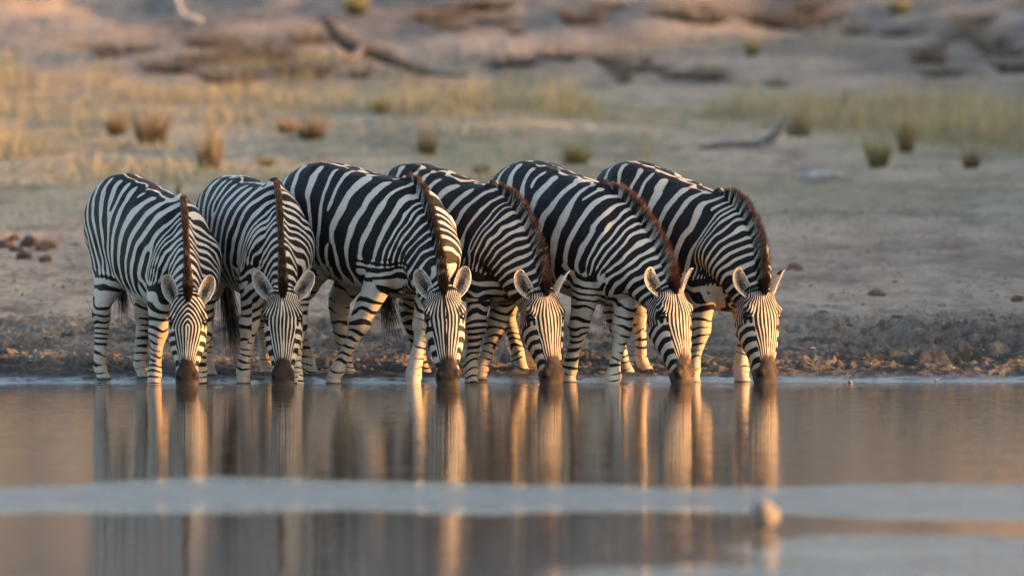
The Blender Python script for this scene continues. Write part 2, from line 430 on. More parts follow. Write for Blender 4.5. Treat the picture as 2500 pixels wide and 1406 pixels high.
# ------------------------------------------------------------------ water
def water_material():
    m = NT('pond_water')
    tc = m.n('TexCoord'); sp = m.n('SeparateXYZ'); m.t.links.new(tc.outputs['Object'], sp.inputs[0])
    X, Y, Z = sp.outputs
    Pw = m.coord('Object', (0.34, 0.10, 1)); Ps = m.coord('Object', (0.5, 1.3, 1))
    wob = m.math('ADD', m.math('MULTIPLY', m.math('SUBTRACT', m.noise(Pw, 1.5, 2, 0.5), 0.5), 3.4), m.math('MULTIPLY', m.math('SUBTRACT', m.noise(Ps, 3.0, 5, 0.7), 0.5), 1.5))
    yy = m.math('ADD', Y, wob)
    def patch(y0, hw, soft, x0=None, x1=None):
        d = m.math('ABSOLUTE', m.math('SUBTRACT', yy, y0))
        k = m.step(d, hw + soft, max(hw - soft, 0.0))
        if x0 is not None: k = m.math('MULTIPLY', k, m.step(X, x0, x1))
        return k
    b1 = patch(-16.0, 0.55, 1.0)
    b2 = m.math('MULTIPLY', patch(-20.0, 0.5, 0.5, 0.5, 1.5), 0.75)
    b3 = m.math('MULTIPLY', patch(-21.8, 0.45, 0.45, -0.1, 0.7), 0.6)
    band = m.math('MAXIMUM', b1, m.math('MAXIMUM', b2, b3))     # breeze-ruffled water
    band = m.math('MULTIPLY', band, m.math('MULTIPLY_ADD', m.noise(Ps, 3.2, 5, 0.7), 2.3, -0.32, clamp=True))
    calm = m.noise(m.coord('Object', (0.8, 1, 1)), 5.0, 3, 0.5); chop = m.noise(m.coord('Object', (0.45, 1, 1)), 9.0, 3, 0.6)
    h = m.math('ADD', m.math('MULTIPLY', calm, 0.0034), m.math('MULTIPLY', m.math('MULTIPLY', chop, band), 0.050))
    for cfg, _ in HERD:                                           # rings spreading from each drinking muzzle
        q = at(*cfg['muzzle']); vd = m.n('VectorMath', operation='DISTANCE'); m.t.links.new(tc.outputs['Object'], vd.inputs[0]); vd.inputs[1].default_value = (q[0], q[1], 0)
        r = vd.outputs['Value']; fade = m.step(r, 1.5, 0.08)
        h = m.math('ADD', h, m.math('MULTIPLY', m.math('MULTIPLY', m.math('SINE', m.math('MULTIPLY', r, 42.0)), fade), 0.0009))
    nm = m.bump(h, 1.0, 1.0)
    rough = m.mix(band, 0.055, 0.26, 'FLOAT')
    m.set(Base_Color=(0.040, 0.030, 0.022), Roughness=rough, Normal=nm, IOR=1.33)
    return m.m
wv = [(-400, -400, 0), (400, -400, 0), (400, 2.5, 0), (-400, 2.5, 0)]
water = mobj('water', mesh_np('water', wv, [[0, 1, 2, 3]]), water_material()); tag(water, kind='structure')

# ------------------------------------------------------------------ zebras
TORSO = np.array([  # s along the back (0 = withers), top, bottom, half width
    (-1.05, 0.98, 0.80, 0.07), (-1.02, 1.06, 0.70, 0.16), (-0.93, 1.150, 0.62, 0.235), (-0.76, 1.215, 0.575, 0.275),
    (-0.54, 1.205, 0.525, 0.282), (-0.30, 1.180, 0.478, 0.288), (-0.12, 1.165, 0.470, 0.275), (0.04, 1.135, 0.490, 0.238),
    (0.15, 1.03, 0.53, 0.200), (0.24, 0.92, 0.60, 0.150), (0.30, 0.83, 0.69, 0.07)])
NECK = np.array([   # t (0 = withers, 1 = poll), depth, half width
    (-0.12, 0.44, 0.150), (0.0, 0.52, 0.165), (0.18, 0.47, 0.152), (0.38, 0.395, 0.128), (0.58, 0.335, 0.110),
    (0.78, 0.285, 0.098), (0.95, 0.245, 0.090), (1.06, 0.20, 0.080)])
HEAD = np.array([   # a along the face, front, back, half width
    (-0.055, 0.000, 0.10, 0.050), (0.0, 0.042, 0.14, 0.082), (0.07, 0.064, 0.170, 0.104), (0.145, 0.072, 0.178, 0.115),
    (0.22, 0.068, 0.168, 0.112), (0.30, 0.060, 0.142, 0.101), (0.37, 0.052, 0.112, 0.082), (0.43, 0.049, 0.094, 0.066),
    (0.48, 0.053, 0.086, 0.070), (0.53, 0.048, 0.078, 0.069), (0.562, 0.022, 0.050, 0.050)])

def zebra(cfg, label):
    ZU = np.array([0, 0, 1.0])
    yaw = R(cfg['yaw']); sc_ = cfg.get('scale', 1.0); seed = cfg['seed']
    rg = np.random.default_rng(seed)
    H = np.array([math.sin(yaw), -math.cos(yaw), 0]); RT = np.cross(H, ZU)          # heading, the animal's right
    W = at(*cfg['withers'])
    crz = at(cfg['croup'][0], cfg['croup'][1], W[1] + 0.74 * sc_ * math.cos(yaw))[2]
    pitch = (crz - W[2] - 0.05 * sc_) / (0.74 * sc_)
    fat = cfg.get('fat', 1.0)
    def bp(s, lat, z): return W + (s * H + lat * fat * RT + (z - 1.165) * ZU) * sc_ - ZU * pitch * s * sc_
    soup = Soup()
    # trunk
    T = catmull(TORSO, 4)
    C = np.array([bp(s, 0, (a + b) / 2) for s, a, b, q in T]); n = len(C)
    soup.loft(C, np.repeat(RT[None], n, 0), np.repeat(ZU[None], n, 0), T[:, 3] * sc_ * fat, (T[:, 1] - T[:, 2]) / 2 * sc_, (T[:, 1] - T[:, 2]) / 2 * sc_, 2.25, 0.10, 36)
    # head frame
    P = at(*cfg['poll']); M = at(*cfg['muzzle'])
    hy = R(cfg['face']); F0 = np.array([math.sin(hy), -math.cos(hy), 0.0])
    ax = nrm(M - P); nf = nrm(F0 - ax * F0.dot(ax)); lt = np.cross(nf, ax)           # down the nose, out of the forehead, sideways
    A0 = P - nf * 0.045 * sc_
    ax = nrm(M - A0); nf = nrm(F0 - ax * F0.dot(ax)); lt = np.cross(nf, ax)
    hs = np.linalg.norm(M - A0) / 0.555
    hw_ = sc_ * cfg.get('headw', 1.0)
    def hp(a, l, f): return A0 + ax * a * hs + lt * l * hw_ + nf * f * hw_
    # neck
    nd = nrm(P - W); dperp = nrm(ZU - nd * nd.dot(ZU))
    N = catmull(NECK, 4)
    bow = cfg.get('bow', 0.06)
    def dors(t):
        k = float(sstep(-0.05, 0.75, np.array(t))); return nrm((ZU * 0.95 + H * 0.25) * (1 - k) + nrm(dperp * 0.8 + nf * 0.35 + ZU * 0.1) * k - RT * cfg.get('roll', 0.0) * math.sin(math.pi * min(max(t, 0), 1)))
    def crest(t): return W + (P - W) * t + dperp * bow * math.sin(math.pi * min(max(t, 0), 1)) - (ZU * 0.02 if t < 0 else 0)
    NC, NA, NB = [], [], []
    for t, dp, hwid in N:
        d = dors(t); NC.append(crest(t) - d * dp * sc_ / 2); NB.append(d)
        k = float(sstep(0, 0.9, np.array(t)))
        latv = nrm(-RT * (1 - k) + lt * k) if np.dot(-RT, lt) > 0 else nrm(RT * (1 - k) + lt * k)
        NA.append(nrm(latv - d * latv.dot(d)))
    NC, NA, NB = map(np.array, (NC, NA, NB))
    soup.loft(NC, NA, NB, N[:, 2] * sc_ * (0.3 + 0.7 * fat), N[:, 1] / 2 * sc_, N[:, 1] / 2 * sc_, 2.05, 0.36, 32)
    # head
    Hd = catmull(HEAD, 4); n = len(Hd)
    C = np.array([hp(a, 0, 0) for a, *_ in Hd])
    tp = np.interp(Hd[:, 0], [-.05, .1, .18, .28, .40, .5], [0.1, 0.02, 0.10, 0.24, 0.16, 0.0])
    soup.loft(C, np.repeat(lt[None], n, 0), np.repeat(nf[None], n, 0), Hd[:, 3] * hw_, Hd[:, 1] * hw_, Hd[:, 2] * hw_, 2.35, tp, 32)
    hx = (ax, lt, nf)
    for s in (-1, 1):
        soup.ball(hp(0.122, s * 0.094, 0.030), hx, np.array([0.034, 0.028, 0.034]) * hw_)      # brow
        soup.ball(hp(0.20, s * 0.078, -0.090), hx, np.array([0.085, 0.026, 0.070]) * hw_)      # cheek
        soup.ball(hp(0.485, s * 0.047, 0.022), hx, np.array([0.036, 0.029, 0.030]) * hw_)      # nostril wing
        soup.ball(hp(0.030, s * 0.060, -0.03), hx, np.array([0.030, 0.026, 0.030]) * hw_)      # ear root
    # legs
    legs = []
    def leg(stations):
        S4 = catmull(np.array([np.r_[p, a, b] for p, a, b in stations]), 4)
        p = S4[:, :3]; tg = nrm(np.gradient(p, axis=0)); n = len(p)
        Fv = nrm(H[None] - tg * (tg @ H)[:, None]); Lv = np.cross(tg, Fv)
        soup.loft(p, Lv, Fv, S4[:, 4] * sc_, S4[:, 3] * sc_, S4[:, 3] * sc_, 2.1, 0.0, 22)
        legs.append((p, S4[:, 3:5].max(1) * sc_))
    hoofs = []
    for side, key in ((1, 'fr'), (-1, 'fl')):
        px, Yh = cfg[key]; x = at(px, 0, Yh)[0]; hz = min(gz1(x, Yh), 0.0) - 0.040; h = np.array([x, Yh, hz]); hoofs.append(h)
        sh0 = bp(0.01, side * 0.150, 0.90); e = bp(0.05, side * 0.165, 0.675)
        fz = (sh0[2] - e[2]) / (sh0[2] - h[2]); e = e * 0.2 + (sh0 + (h - sh0) * fz) * 0.8
        u_ = nrm(e - h); ft = h + nrm(u_ + ZU * 0.4) * 0.115 * sc_
        kn = e * 0.47 + ft * 0.53 + H * 0.010
        leg([(bp(-0.02, side * 0.11, 1.00), .09, .05), (bp(0.05, side * 0.145, 0.87), .140, .078), (e * .6 + sh0 * .4 + H * .025, .138, .088), (e, .112, .090),
             (e * .55 + kn * .45 + H * .008, .085, .077), (kn + u_ * .055, .062, .060), (kn - u_ * .02, .062, .062), (kn - u_ * .08, .043, .044), (kn * .4 + ft * .6, .035, .036),
             (ft + u_ * .04, .040, .039), (ft, .049, .046), (h + ZU * .065 + H * .012, .039, .040), (h + ZU * .042 + H * .016, .047, .046), (h + H * .024, .058, .055)])
    for side, key in ((1, 'hr'), (-1, 'hl')):
        px, Yh = cfg[key]; x = at(px, 0, Yh)[0]; hz = gz1(x, Yh) - 0.030; h = np.array([x, Yh, hz]); hoofs.append(h)
        st = bp(-0.60, side * 0.175, 0.70); hk = h + ZU * .43 * sc_ - H * .055; top = bp(-0.72, side * 0.155, 0.86)
        hk = hk + (st - h - H * (st - h).dot(H)) * np.array([.25, .25, 0]); ft = h + ZU * .115 * sc_ - H * .015
        g = st * .42 + hk * .58 - H * .01
        leg([(bp(-0.74, side * 0.10, 1.04), .17, .08), (top, .215, .105), (st - H * .05, .175, .098), (st * .7 + hk * .3 - H * .02, .125, .088), (g, .094, .074),
             (hk + ZU * .055, .070, .055), (hk - ZU * .01, .068, .056), (hk - ZU * .075, .049, .046), (hk * .45 + ft * .55, .037, .038),
             (ft + ZU * .04, .040, .037), (ft, .046, .042), (h + ZU * .065 + H * .018, .037, .038), (h + ZU * .042 + H * .026, .046, .045), (h + H * .036, .058, .054)])
    co, quads, ed = soup.fuse(0.0078)
    # soften the joins between the masses
    rel = co - A0; ha = rel @ ax / hs; hl = rel @ lt / hw_; hf = rel @ nf / hw_
    inhead = (ha > -0.04) & (ha < 0.60) & (np.abs(hl) < 0.15) & (hf > -0.22) & (hf < 0.13)
    legness = sstep(0.50, 0.34, co[:, 2])
    co = relax(co, ed, np.where(inhead & (ha > 0.02), 0.35, 1.0) * (1 - 0.65 * legness), 26)
    # muscle and fold relief
    nv = len(co)
    vn = np.zeros((nv, 3)); fn = np.cross(co[quads[:, 2]] - co[quads[:, 0]], co[quads[:, 3]] - co[quads[:, 1]])
    for k in range(4):
        for a in range(3): vn[:, a] += np.bincount(quads[:, k], fn[:, a], nv)
    vn = nrm(vn)
    rel = co - A0; ha = rel @ ax / hs; hl = rel @ lt / hw_; hf = rel @ nf / hw_
    inhead = (ha > -0.05) & (ha < 0.60) & (np.abs(hl) < 0.15) & (hf > -0.22) & (hf < 0.13)
    disp = (0.006 * noise3(co * 7 + seed, 41) + 0.0035 * noise3(co * np.array([20, 20, 9]) + seed, 42)) * (~inhead)
    for s in (-1, 1):                                  # nostril pits, eye sockets, mouth line
        dn = np.sqrt(((ha - 0.492) / 0.028) ** 2 + ((hl - s * 0.060) / 0.018) ** 2 + ((hf - 0.022) / 0.022) ** 2)
        disp = disp - 0.012 * np.exp(-dn ** 2) * inhead
    co = co + vn * disp[:, None]
    # --- coat pattern
    lc = co - W; s_ = lc @ H / sc_; lat = lc @ RT / sc_; z_ = 1.165 + (lc[:, 2] + pitch * (lc @ H)) / sc_
    wp = np.stack([noise3(co * 5.0 + seed * 3.1, 50 + k) for k in range(3)], 1) * 0.024 + np.stack([noise3(co * 13.0 + seed, 60 + k) for k in range(3)], 1) * 0.009
    sw = s_ + wp[:, 0] + 0.02 * np.sign(lat) * cfg.get('skew', 0.3); zw = z_ + wp[:, 2]
    q = np.clip((zw - 0.55) / 0.62, 0, 1.1)
    per = cfg.get('period', 0.115)
    sp_, zp_ = -0.47, 0.40
    front = sw - sp_ - (0.20 * np.tanh((sw + 0.30) / 0.35) + 0.06) * q ** 1.6
    ang = np.arctan2(np.maximum(zw, 0.30) - zp_, -(sw - sp_))
    rear = -(math.pi / 2 - ang) * 0.52
    wf = sstep(-0.10, 0.12, sw - sp_)
    U = (front * wf + rear * (1 - wf)) / per
    # neck rings
    dtn = np.full(nv, 1e9); tn = np.zeros(nv)
    for i in range(len(N)):
        d = np.linalg.norm(co - NC[i], axis=1); b = d < dtn; dtn[b] = d[b]; tn[b] = N[i, 0]
    nax = nrm(np.gradient(NC, axis=0))
    # continuous parameter: project on the local segment
    seglen = np.linalg.norm(NC[-1] - NC[0]); ii = np.clip(np.searchsorted(N[:, 0], tn), 0, len(N) - 1)
    tn = tn + np.einsum('ij,ij->i', co - NC[ii], nax[ii]) / (np.linalg.norm(P - W) + 0.02)
    nn = cfg.get('neck_rings', 10.5)
    dv = np.einsum('ij,ij->i', co - NC[ii], NB[ii])
    Un = (0.12 - sp_) / per - 0.2 + (tn + wp[:, 1] * 1.6 - dv * 0.25) * nn
    wn_ = sstep(0.02, 0.42, tn) * sstep(-0.02, 0.16, s_) * (z_ > 0.2)
    zone = (wn_ > 0.05) & (wn_ < 0.75) & (z_ > 0.6)                       # let the rings run on from the shoulder stripes
    fit = np.linalg.lstsq(np.stack([np.ones(zone.sum()), dv[zone]], 1), (U - Un)[zone], rcond=None)[0]
    Un = Un + fit[0] + fit[1] * dv * (1 - 0.75 * sstep(0.1, 0.7, tn))
    Ub = U * (1 - wn_) + Un * wn_
    bias = cfg.get('bias', 0.15) + 0.14 * sstep(-0.35, -0.65, s_) * sstep(0.75, 1.0, z_)
    fk = np.zeros(nv)                                    # stripes that branch
    for k in range(cfg.get('forks', 3)):
        ds = rg.uniform(-0.85, 0.12); dz = rg.uniform(0.68, 1.10); sg = 1 if k % 2 else -1
        for s in (-1, 1):
            off = rg.normal(0, 0.05, 2)
            fk = fk + sg * np.arctan2(z_ - dz - off[0], (s_ - ds - off[1]) * 1.0) / (2 * math.pi) * (np.sign(lat) == s)
    val = np.cos(2 * math.pi * (Ub + fk + cfg.get('shift', 0.0)))
    # the back between croup and withers breaks into short bars
    dors_ = sstep(0.13, 0.03, np.abs(lat)) * sstep(1.08, 1.15, z_) * sstep(0.05, -0.1, s_) * (wn_ < 0.2)
    val = val * (1 - dors_) + dors_ * (np.cos(2 * math.pi * (np.abs(lat) * 9.5 + 0.1 + 0.45 * noise3(co * np.array([13, 13, 13]) + seed, 71))) + 0.35 + 0.5 * noise3(co * 23 + seed, 73))
    stripe = val + bias + 0.30 * noise3(co * 7 + seed * 1.7, 72)
    stripe -= 1.7 * sstep(0.60, 0.525, z_) * (np.abs(lat) < 0.26) * sstep(0.05, -0.06, s_)     # pale belly
    # legs: narrow dark bars on pale ground
    lw_all = np.zeros(nv); lval = np.zeros(nv)
    for j, (lp, lr) in enumerate(legs):
        best = np.full(nv, 1e9); hi = np.zeros(nv); ctr = np.zeros((nv, 3))
        sub = np.where(co[:, 2] < 0.9)[0]
        for k in range(len(lp)):
            d = np.linalg.norm(co[sub] - lp[k], axis=1) / (lr[k] * 1.0 + 0.02); b = d < best[sub]
            best[sub[b]] = d[b]; hi[sub[b]] = 1; ctr[sub[b]] = lp[k]
        up = z_ if j < 2 else z_ + 0.06
        wgt = sstep(1.5, 1.15, best) * sstep(0.74, 0.62, up) if j < 2 else sstep(1.5, 1.15, best) * sstep(0.70, 0.56, z_)
        outer = ((co - ctr) @ RT) * (1 if j in (0, 2) else -1) / 0.06
        fwd = ((co - ctr) @ H) / 0.06
        hz = co[:, 2] - hoofs[j][2]
        ph = hz / (0.040 * (0.75 + 0.65 * np.clip(hz, 0, 0.7))) + 1.0 * noise3(co * 5 + j + seed, 80 + j) + 0.4 * noise3(co * 14 + j + seed, 87) + 0.30 * fwd * np.sign(noise3(co * 3 + j, 88) + 0.3)
        v = np.cos(2 * math.pi * ph) - 0.86 + 0.20 * np.clip(fwd * (1 if j < 2 else -0.6), -1, 1) + 0.28 * np.clip(outer, -1, 1) + 0.50 * noise3(co * 9 + j * 3 + seed, 84) + 0.35 * sstep(0.30, 0.6, hz) * (j < 2) + 0.18 * (j > 1) + cfg.get('legdark', 0.0) + 0.16
        v = v - 0.25 * sstep(0.25, 0.03, hz)
        lval = np.where(wgt > lw_all, v, lval); lw_all = np.maximum(lw_all, wgt)
    stripe = stripe * (1 - lw_all) + lval * lw_all
    # face
    wt = np.interp(ha, HEAD[:, 0], HEAD[:, 3]); wsp = np.interp(ha, [-.02, 0.05, 0.10, 0.155, 0.21, 0.30, 0.42, 0.5], [0.040, 0.052, 0.080, 0.108, 0.104, 0.078, 0.044, 0.044])
    wl_ = hl + wp[:, 0] * 0.22 + 0.0030 * noise3(co * np.array([26, 26, 14]) + seed, 90)
    flong = np.sqrt(wl_ ** 2 + 0.0025 ** 2) / wsp * cfg.get('face_n', 4.6) + cfg.get('face_c', 0.5)
    arch = (np.sqrt(wl_ ** 2 + 0.003 ** 2) ** 1.35 + (0.62 * np.clip(0.190 - ha, 0, 1)) ** 1.35) ** (1 / 1.35) / 0.104 * cfg.get('face_n', 4.6) + cfg.get('face_c', 0.5)
    ka = cfg.get('arch', 0.0); flong = flong * (1 - ka * (ha < 0.19)) + arch * ka * (ha < 0.19)
    fcross = (ha * 1.0 + hf * 0.38 + np.abs(hl) * 0.35 + wp[:, 2] * 0.5 + 0.005 * noise3(co * 24 + seed, 91)) / cfg.get('bars', 0.056)
    fside = sstep(0.62, 0.76, np.abs(hl) / wt + np.clip(-hf - 0.0, 0, 1) * 4.5) * sstep(0.185, 0.215, ha)
    # behind the eye the long lines sweep back over the cheek
    flong = flong + np.clip(-hf, 0, 1) / 0.026 * sstep(0.55, 0.9, np.abs(hl) / wt)
    face = inhead * sstep(-0.01, 0.05, ha + hf * 0.25)
    fbias = np.interp(ha, [0.05, 0.2, 0.35], [0.45, 0.30, 0.10]) + 0.35 * noise3(co * 22 + seed, 92)
    muz = inhead * sstep(0.345, 0.445, ha - 1.9 * np.clip(np.abs(hl) - 0.03, 0, 1) + 0.25 * np.clip(hf, -0.2, 0.05))
    lip = inhead * np.maximum(sstep(0.515, 0.545, ha), sstep(0.46, 0.49, ha) * sstep(0.02, -0.02, hf)) * 0.9
    dark = np.zeros(nv)
    for s in (-1, 1):
        dn = np.sqrt(((ha - 0.492) / 0.026) ** 2 + ((hl - s * 0.060) / 0.016) ** 2 + ((hf - 0.022) / 0.022) ** 2)
        de = np.sqrt(((ha - 0.156) / 0.026) ** 2 + ((hl - s * 0.108) / 0.034) ** 2 + ((hf - 0.020) / 0.036) ** 2)
        dark = np.maximum(dark, np.maximum(sstep(1.15, 0.75, dn), sstep(1.25, 0.85, de)) * inhead)
    for h in hoofs:
        hd_ = np.linalg.norm(co[:, :2] - h[:2], axis=1) < 0.14
        dark = np.maximum(dark, hd_ * sstep(0.050, 0.042, co[:, 2] - h[2]) * 0.9)
    dirt = sstep(0.85, 0.15, z_) * 0.95 + sstep(0.62, 0.52, z_) * 0.15
    dirt = dirt * (~inhead)
    # --- ears, grown from the same skin
    ev, eq, e_in, e_dk, e_st = [], [], [], [], []
    base0 = nv
    hairs = []
    for s in (-1, 1):
        e = cfg['ears'][0 if s > 0 else 1]          # (outward, forward, turn) ; s=+1 is on the picture's left
        sg = -s
        b = hp(0.026, sg * 0.071, 0.002)
        dirv = nrm(-ax * 1.0 + lt * sg * e[0] + nf * e[1])
        opn = nrm(nf * math.cos(R(e[2])) + lt * sg * math.sin(R(e[2])) - dirv * 0.0)
        opn = nrm(opn - dirv * opn.dot(dirv)); wid = np.cross(dirv, opn)
        L = 0.190 * sc_ * cfg.get('earl', 1.0); nu, nvv = 22, 19
        us = np.linspace(0, 1, nu); vs = np.linspace(-1, 1, nvv)
        Wp = np.interp(us, [0, .12, .3, .5, .7, .85, .94, 1.0], [.027, .034, .045, .050, .046, .036, .026, .007]) * sc_
        phm = np.interp(us, [0, .15, .4, .8, 1], [2.5, 1.95, 1.40, 1.15, 1.05])
        lay = []
        for side_ in (0, 1):
            pts = []
            for i_, u_ in enumerate(us):
                cen = b + dirv * (u_ * L - 0.02) - opn * 0.012 * math.sin(u_ * 2.6) + lt * sg * 0.012 * math.sin(u_ * math.pi)
                for v_ in vs:
                    ph_ = v_ * phm[i_]; r_ = Wp[i_] * (1.0 if side_ == 0 else 0.90) / (1.0 if phm[i_] > math.pi / 2 else math.sin(phm[i_]))
                    r_ = max(r_ - (0.0 if side_ == 0 else 0.003), 0.001)
                    off = -opn * math.cos(ph_) * r_ * 0.80 + wid * math.sin(ph_) * r_
                    cc = opn * r_ * 0.15
                    pts.append(cen + off + cc)
            lay.append(np.array(pts))
        o0 = base0 + sum(len(a) for a in ev)
        ev += lay; m_ = nu * nvv
        for i_ in range(nu - 1):
            for j_ in range(nvv - 1):
                a_ = i_ * nvv + j_
                eq.append([o0 + a_, o0 + a_ + 1, o0 + a_ + nvv + 1, o0 + a_ + nvv])
                eq.append([o0 + m_ + a_, o0 + m_ + a_ + nvv, o0 + m_ + a_ + nvv + 1, o0 + m_ + a_ + 1])
            for j_ in (0, nvv - 1):
                a_ = i_ * nvv + j_; qd = [o0 + a_, o0 + a_ + nvv, o0 + m_ + a_ + nvv, o0 + m_ + a_]
                eq.append(qd if j_ == 0 else qd[::-1])
        for j_ in range(nvv - 1):
            a_ = (nu - 1) * nvv + j_; eq.append([o0 + a_, o0 + a_ + 1, o0 + m_ + a_ + 1, o0 + m_ + a_])
        uu_ = np.repeat(us, nvv); vv_ = np.tile(vs, nu)
        rim = np.maximum(sstep(0.72, 0.92, np.abs(vv_)), sstep(0.86, 0.95, uu_))
        e_in.append(np.zeros(m_)); e_in.append(1 - rim)
        e_st.append(np.where((uu_ > 0.70) & (uu_ < 0.97) & (np.abs(vv_) < 0.75), 1.0, -1.0) + 0.0 * uu_); e_st.append(np.full(m_, -1.0))
        e_dk.append(np.zeros(m_))
        e_dk.append(0.93 * sstep(0.85, 0.30, np.sqrt(((uu_ - 0.40) / 0.42) ** 2 + (vv_ / 0.62) ** 2) + 0.25 * np.sin(vv_ * 23 + uu_ * 9)))
        # hair lining the cup and fringing the rim
        for kk in range(170):
            u_ = rg.uniform(0.06, 0.80); v_ = rg.choice([-1, 1]) * rg.uniform(0.6, 1.0)
            i_ = int(u_ * (nu - 1)); j_ = int((v_ + 1) / 2 * (nvv - 1)); pnt = lay[1][i_ * nvv + j_]
            cen = lay[1][i_ * nvv:(i_ + 1) * nvv].mean(0)
            hairs.append((pnt, nrm(nrm(cen - pnt) * 0.6 + opn * 0.5 + dirv * 0.7 + rg.normal(0, .2, 3)), rg.uniform(.012, .030), opn))
    ear_v = np.concatenate(ev)
    ne = len(ear_v)
    z0 = np.zeros(ne)
    allv = np.concatenate([co, ear_v])
    A = dict(stripe=np.r_[stripe, np.concatenate(e_st)], face=np.r_[face, z0], face_long=np.r_[flong * inhead, z0], face_cross=np.r_[fcross * inhead, z0],
             face_side=np.r_[fside, z0], face_bias=np.r_[fbias, z0], muzzle=np.r_[muz, z0], lip=np.r_[lip, z0], dark=np.r_[dark, np.concatenate(e_dk)],
             dirt=np.r_[dirt, z0], brown_stripe=np.r_[0.55 * sstep(-0.45, -0.75, s_) * sstep(0.5, 0.7, z_) * (1 - lw_all), z0], ear_in=np.r_[z0[:0], np.zeros(nv), np.concatenate(e_in)])
    root = empty('zebra', (float(bp(-0.3, 0, 0)[0]), float(bp(-0.3, 0, 0)[1]), 0.0))
    tag(root, label, 'zebra', 'zebras drinking side by side at the water edge')
    bpy.context.view_layer.update()
    me = mesh_np('zebra_body', allv, np.concatenate([quads, np.array(eq)]), attrs=A)
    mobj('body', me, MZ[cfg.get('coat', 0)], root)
    # eyes
    for s in (-1, 1):
        c0 = hp(0.158, s * 0.0895, 0.027); r0 = 0.0240 * hw_
        n1, n2 = 16, 10; vv = [c0 + hx[0] * 0]; 
        vv = []; ff = []
        for i in range(n2 + 1):
            p_ = math.pi * i / n2
            for k in range(n1):
                t_ = 2 * math.pi * k / n1
                vv.append(c0 + r0 * (lt * math.cos(p_) + ax * math.sin(p_) * math.cos(t_) * 0.92 + nf * math.sin(p_) * math.sin(t_) * 1.1))
        for i in range(n2):
            for k in range(n1): ff.append([i * n1 + k, i * n1 + (k + 1) % n1, (i + 1) * n1 + (k + 1) % n1, (i + 1) * n1 + k])
        mobj('eye', mesh_np('eye', vv, ff), M_EYE, root)
    # mane: upright hair along the crest, and the forelock
    nb = 9500
    t = rg.uniform(-0.03, 1.10, nb); side = np.clip(rg.normal(0, 1, nb), -1.6, 1.6) * 0.0066 * sc_ * np.interp(t, [0.7, 0.93, 1.02, 1.12], [1.0, 2.1, 1.9, 0.6])
    tt = np.linspace(-0.06, 1.0, 60); cr = np.array([crest(x) for x in tt]); dr = np.array([dors(x) for x in tt])
    fore_t = np.linspace(1.0, 1.14, 8)[1:]
    cr = np.concatenate([cr, [hp(-0.012 + (x - 1) / 0.14 * 0.080, 0, 0.040 + 0.02 * math.sqrt((x - 1) / 0.14)) for x in fore_t]])
    dr = np.concatenate([dr, [nrm(nf * 0.9 - ax * (0.55 - (x - 1) * 2)) for x in fore_t]]); tt = np.concatenate([tt, fore_t])
    ip = lambda arr: np.stack([np.interp(t, tt, arr[:, k]) for k in range(3)], 1)
    rc = ip(cr); rd = nrm(ip(dr)); tgv = nrm(ip(np.gradient(cr, axis=0))); sd = nrm(np.cross(tgv, rd))
    Lm = np.interp(t, [-0.03, 0.03, 0.12, 0.3, 0.7, 0.95, 1.02, 1.08, 1.14], [0.02, 0.05, 0.085, 0.105, 0.108, 0.095, 0.075, 0.055, 0.025]) * 0.88 * rg.uniform(0.75, 1.1, nb) * cfg.get('mane', 1.0)
    clump = noise3(np.stack([t * 38 + seed, t * 0, t * 0], 1), 95)
    Lm = Lm * (1 + 0.08 * clump)
    root_p = rc + sd * side[:, None] - rd * 0.018
    dirs = nrm(rd + sd * (side * 4 + rg.normal(0, .05, nb))[:, None] + tgv * (rg.normal(0, .17, nb) + 0.14 * clump - 0.10)[:, None])
    sidev = nrm(np.cross(dirs, rg.normal(0, 1, (nb, 3))))
    bend = tgv * rg.normal(-0.08, 0.10, nb)[:, None]
    bv, bq, al = blades(root_p, dirs, sidev, Lm + 0.012, rg.uniform(.0018, .0036, nb), bend)
    # colour bands follow the stripes that run into them: take them from the nearest skin
    cs = np.linspace(-0.03, 1.0, 90); cpt = np.array([crest(x) for x in cs]); cd = np.array([dors(x) for x in cs])
    cval = []
    near = np.where(dtn < 0.32)[0]
    cn = co[near]
    for x, d in zip(cpt, cd):
        j = np.argmin(((cn - (x - d * 0.02 )) ** 2).sum(1)); cval.append(stripe[near[j]])
    st = np.repeat(np.where(t > 0.96, 0.8, np.interp(t, cs, cval)), 8)
    mobj('mane', mesh_np('mane', bv, bq, attrs=dict(along=al, stripe=st, rnd=np.repeat(rg.uniform(0, 1, nb), 8))), M_MANE[cfg.get('mane_kind', 0)], root)
    # ear hair
    for part in (hairs[:len(hairs) // 2], hairs[len(hairs) // 2:]):
        hr = np.array([h[0] for h in part]); hd2 = np.array([h[1] for h in part]); hl2 = np.array([h[2] for h in part]); ho = np.array([h[3] for h in part])
        bv, bq, al = blades(hr, hd2, nrm(np.cross(hd2, ho)), hl2, np.full(len(hr), .0022), ho * 0.1)
        mobj('ear_hair', mesh_np('ear_hair', bv, bq, attrs=dict(along=al, stripe=np.full(len(al), -1.0), rnd=np.repeat(rg.uniform(0, 1, len(hr)), 8))), M_EARHAIR, root)['kind'] = 'stuff'
    # tail: dock with a hair switch
    sw_ = cfg.get('tail', 0.0)
    path = catmull([bp(-0.97, 0, 1.10), bp(-1.05, 0, 1.06), bp(-1.08, sw_ * .1, 0.95), bp(-1.06, sw_ * .35, 0.80), bp(-1.03, sw_ * .7, 0.66), bp(-1.01, sw_, 0.54)], 5)
    n = len(path); rr = np.linspace(0.036, 0.014, n); tg = nrm(np.gradient(path, axis=0)); A_ = nrm(np.cross(tg, np.array([0.3, 1, 0.1]))); B_ = np.cross(tg, A_)
    th = np.linspace(0, 2 * math.pi, 10, endpoint=False)
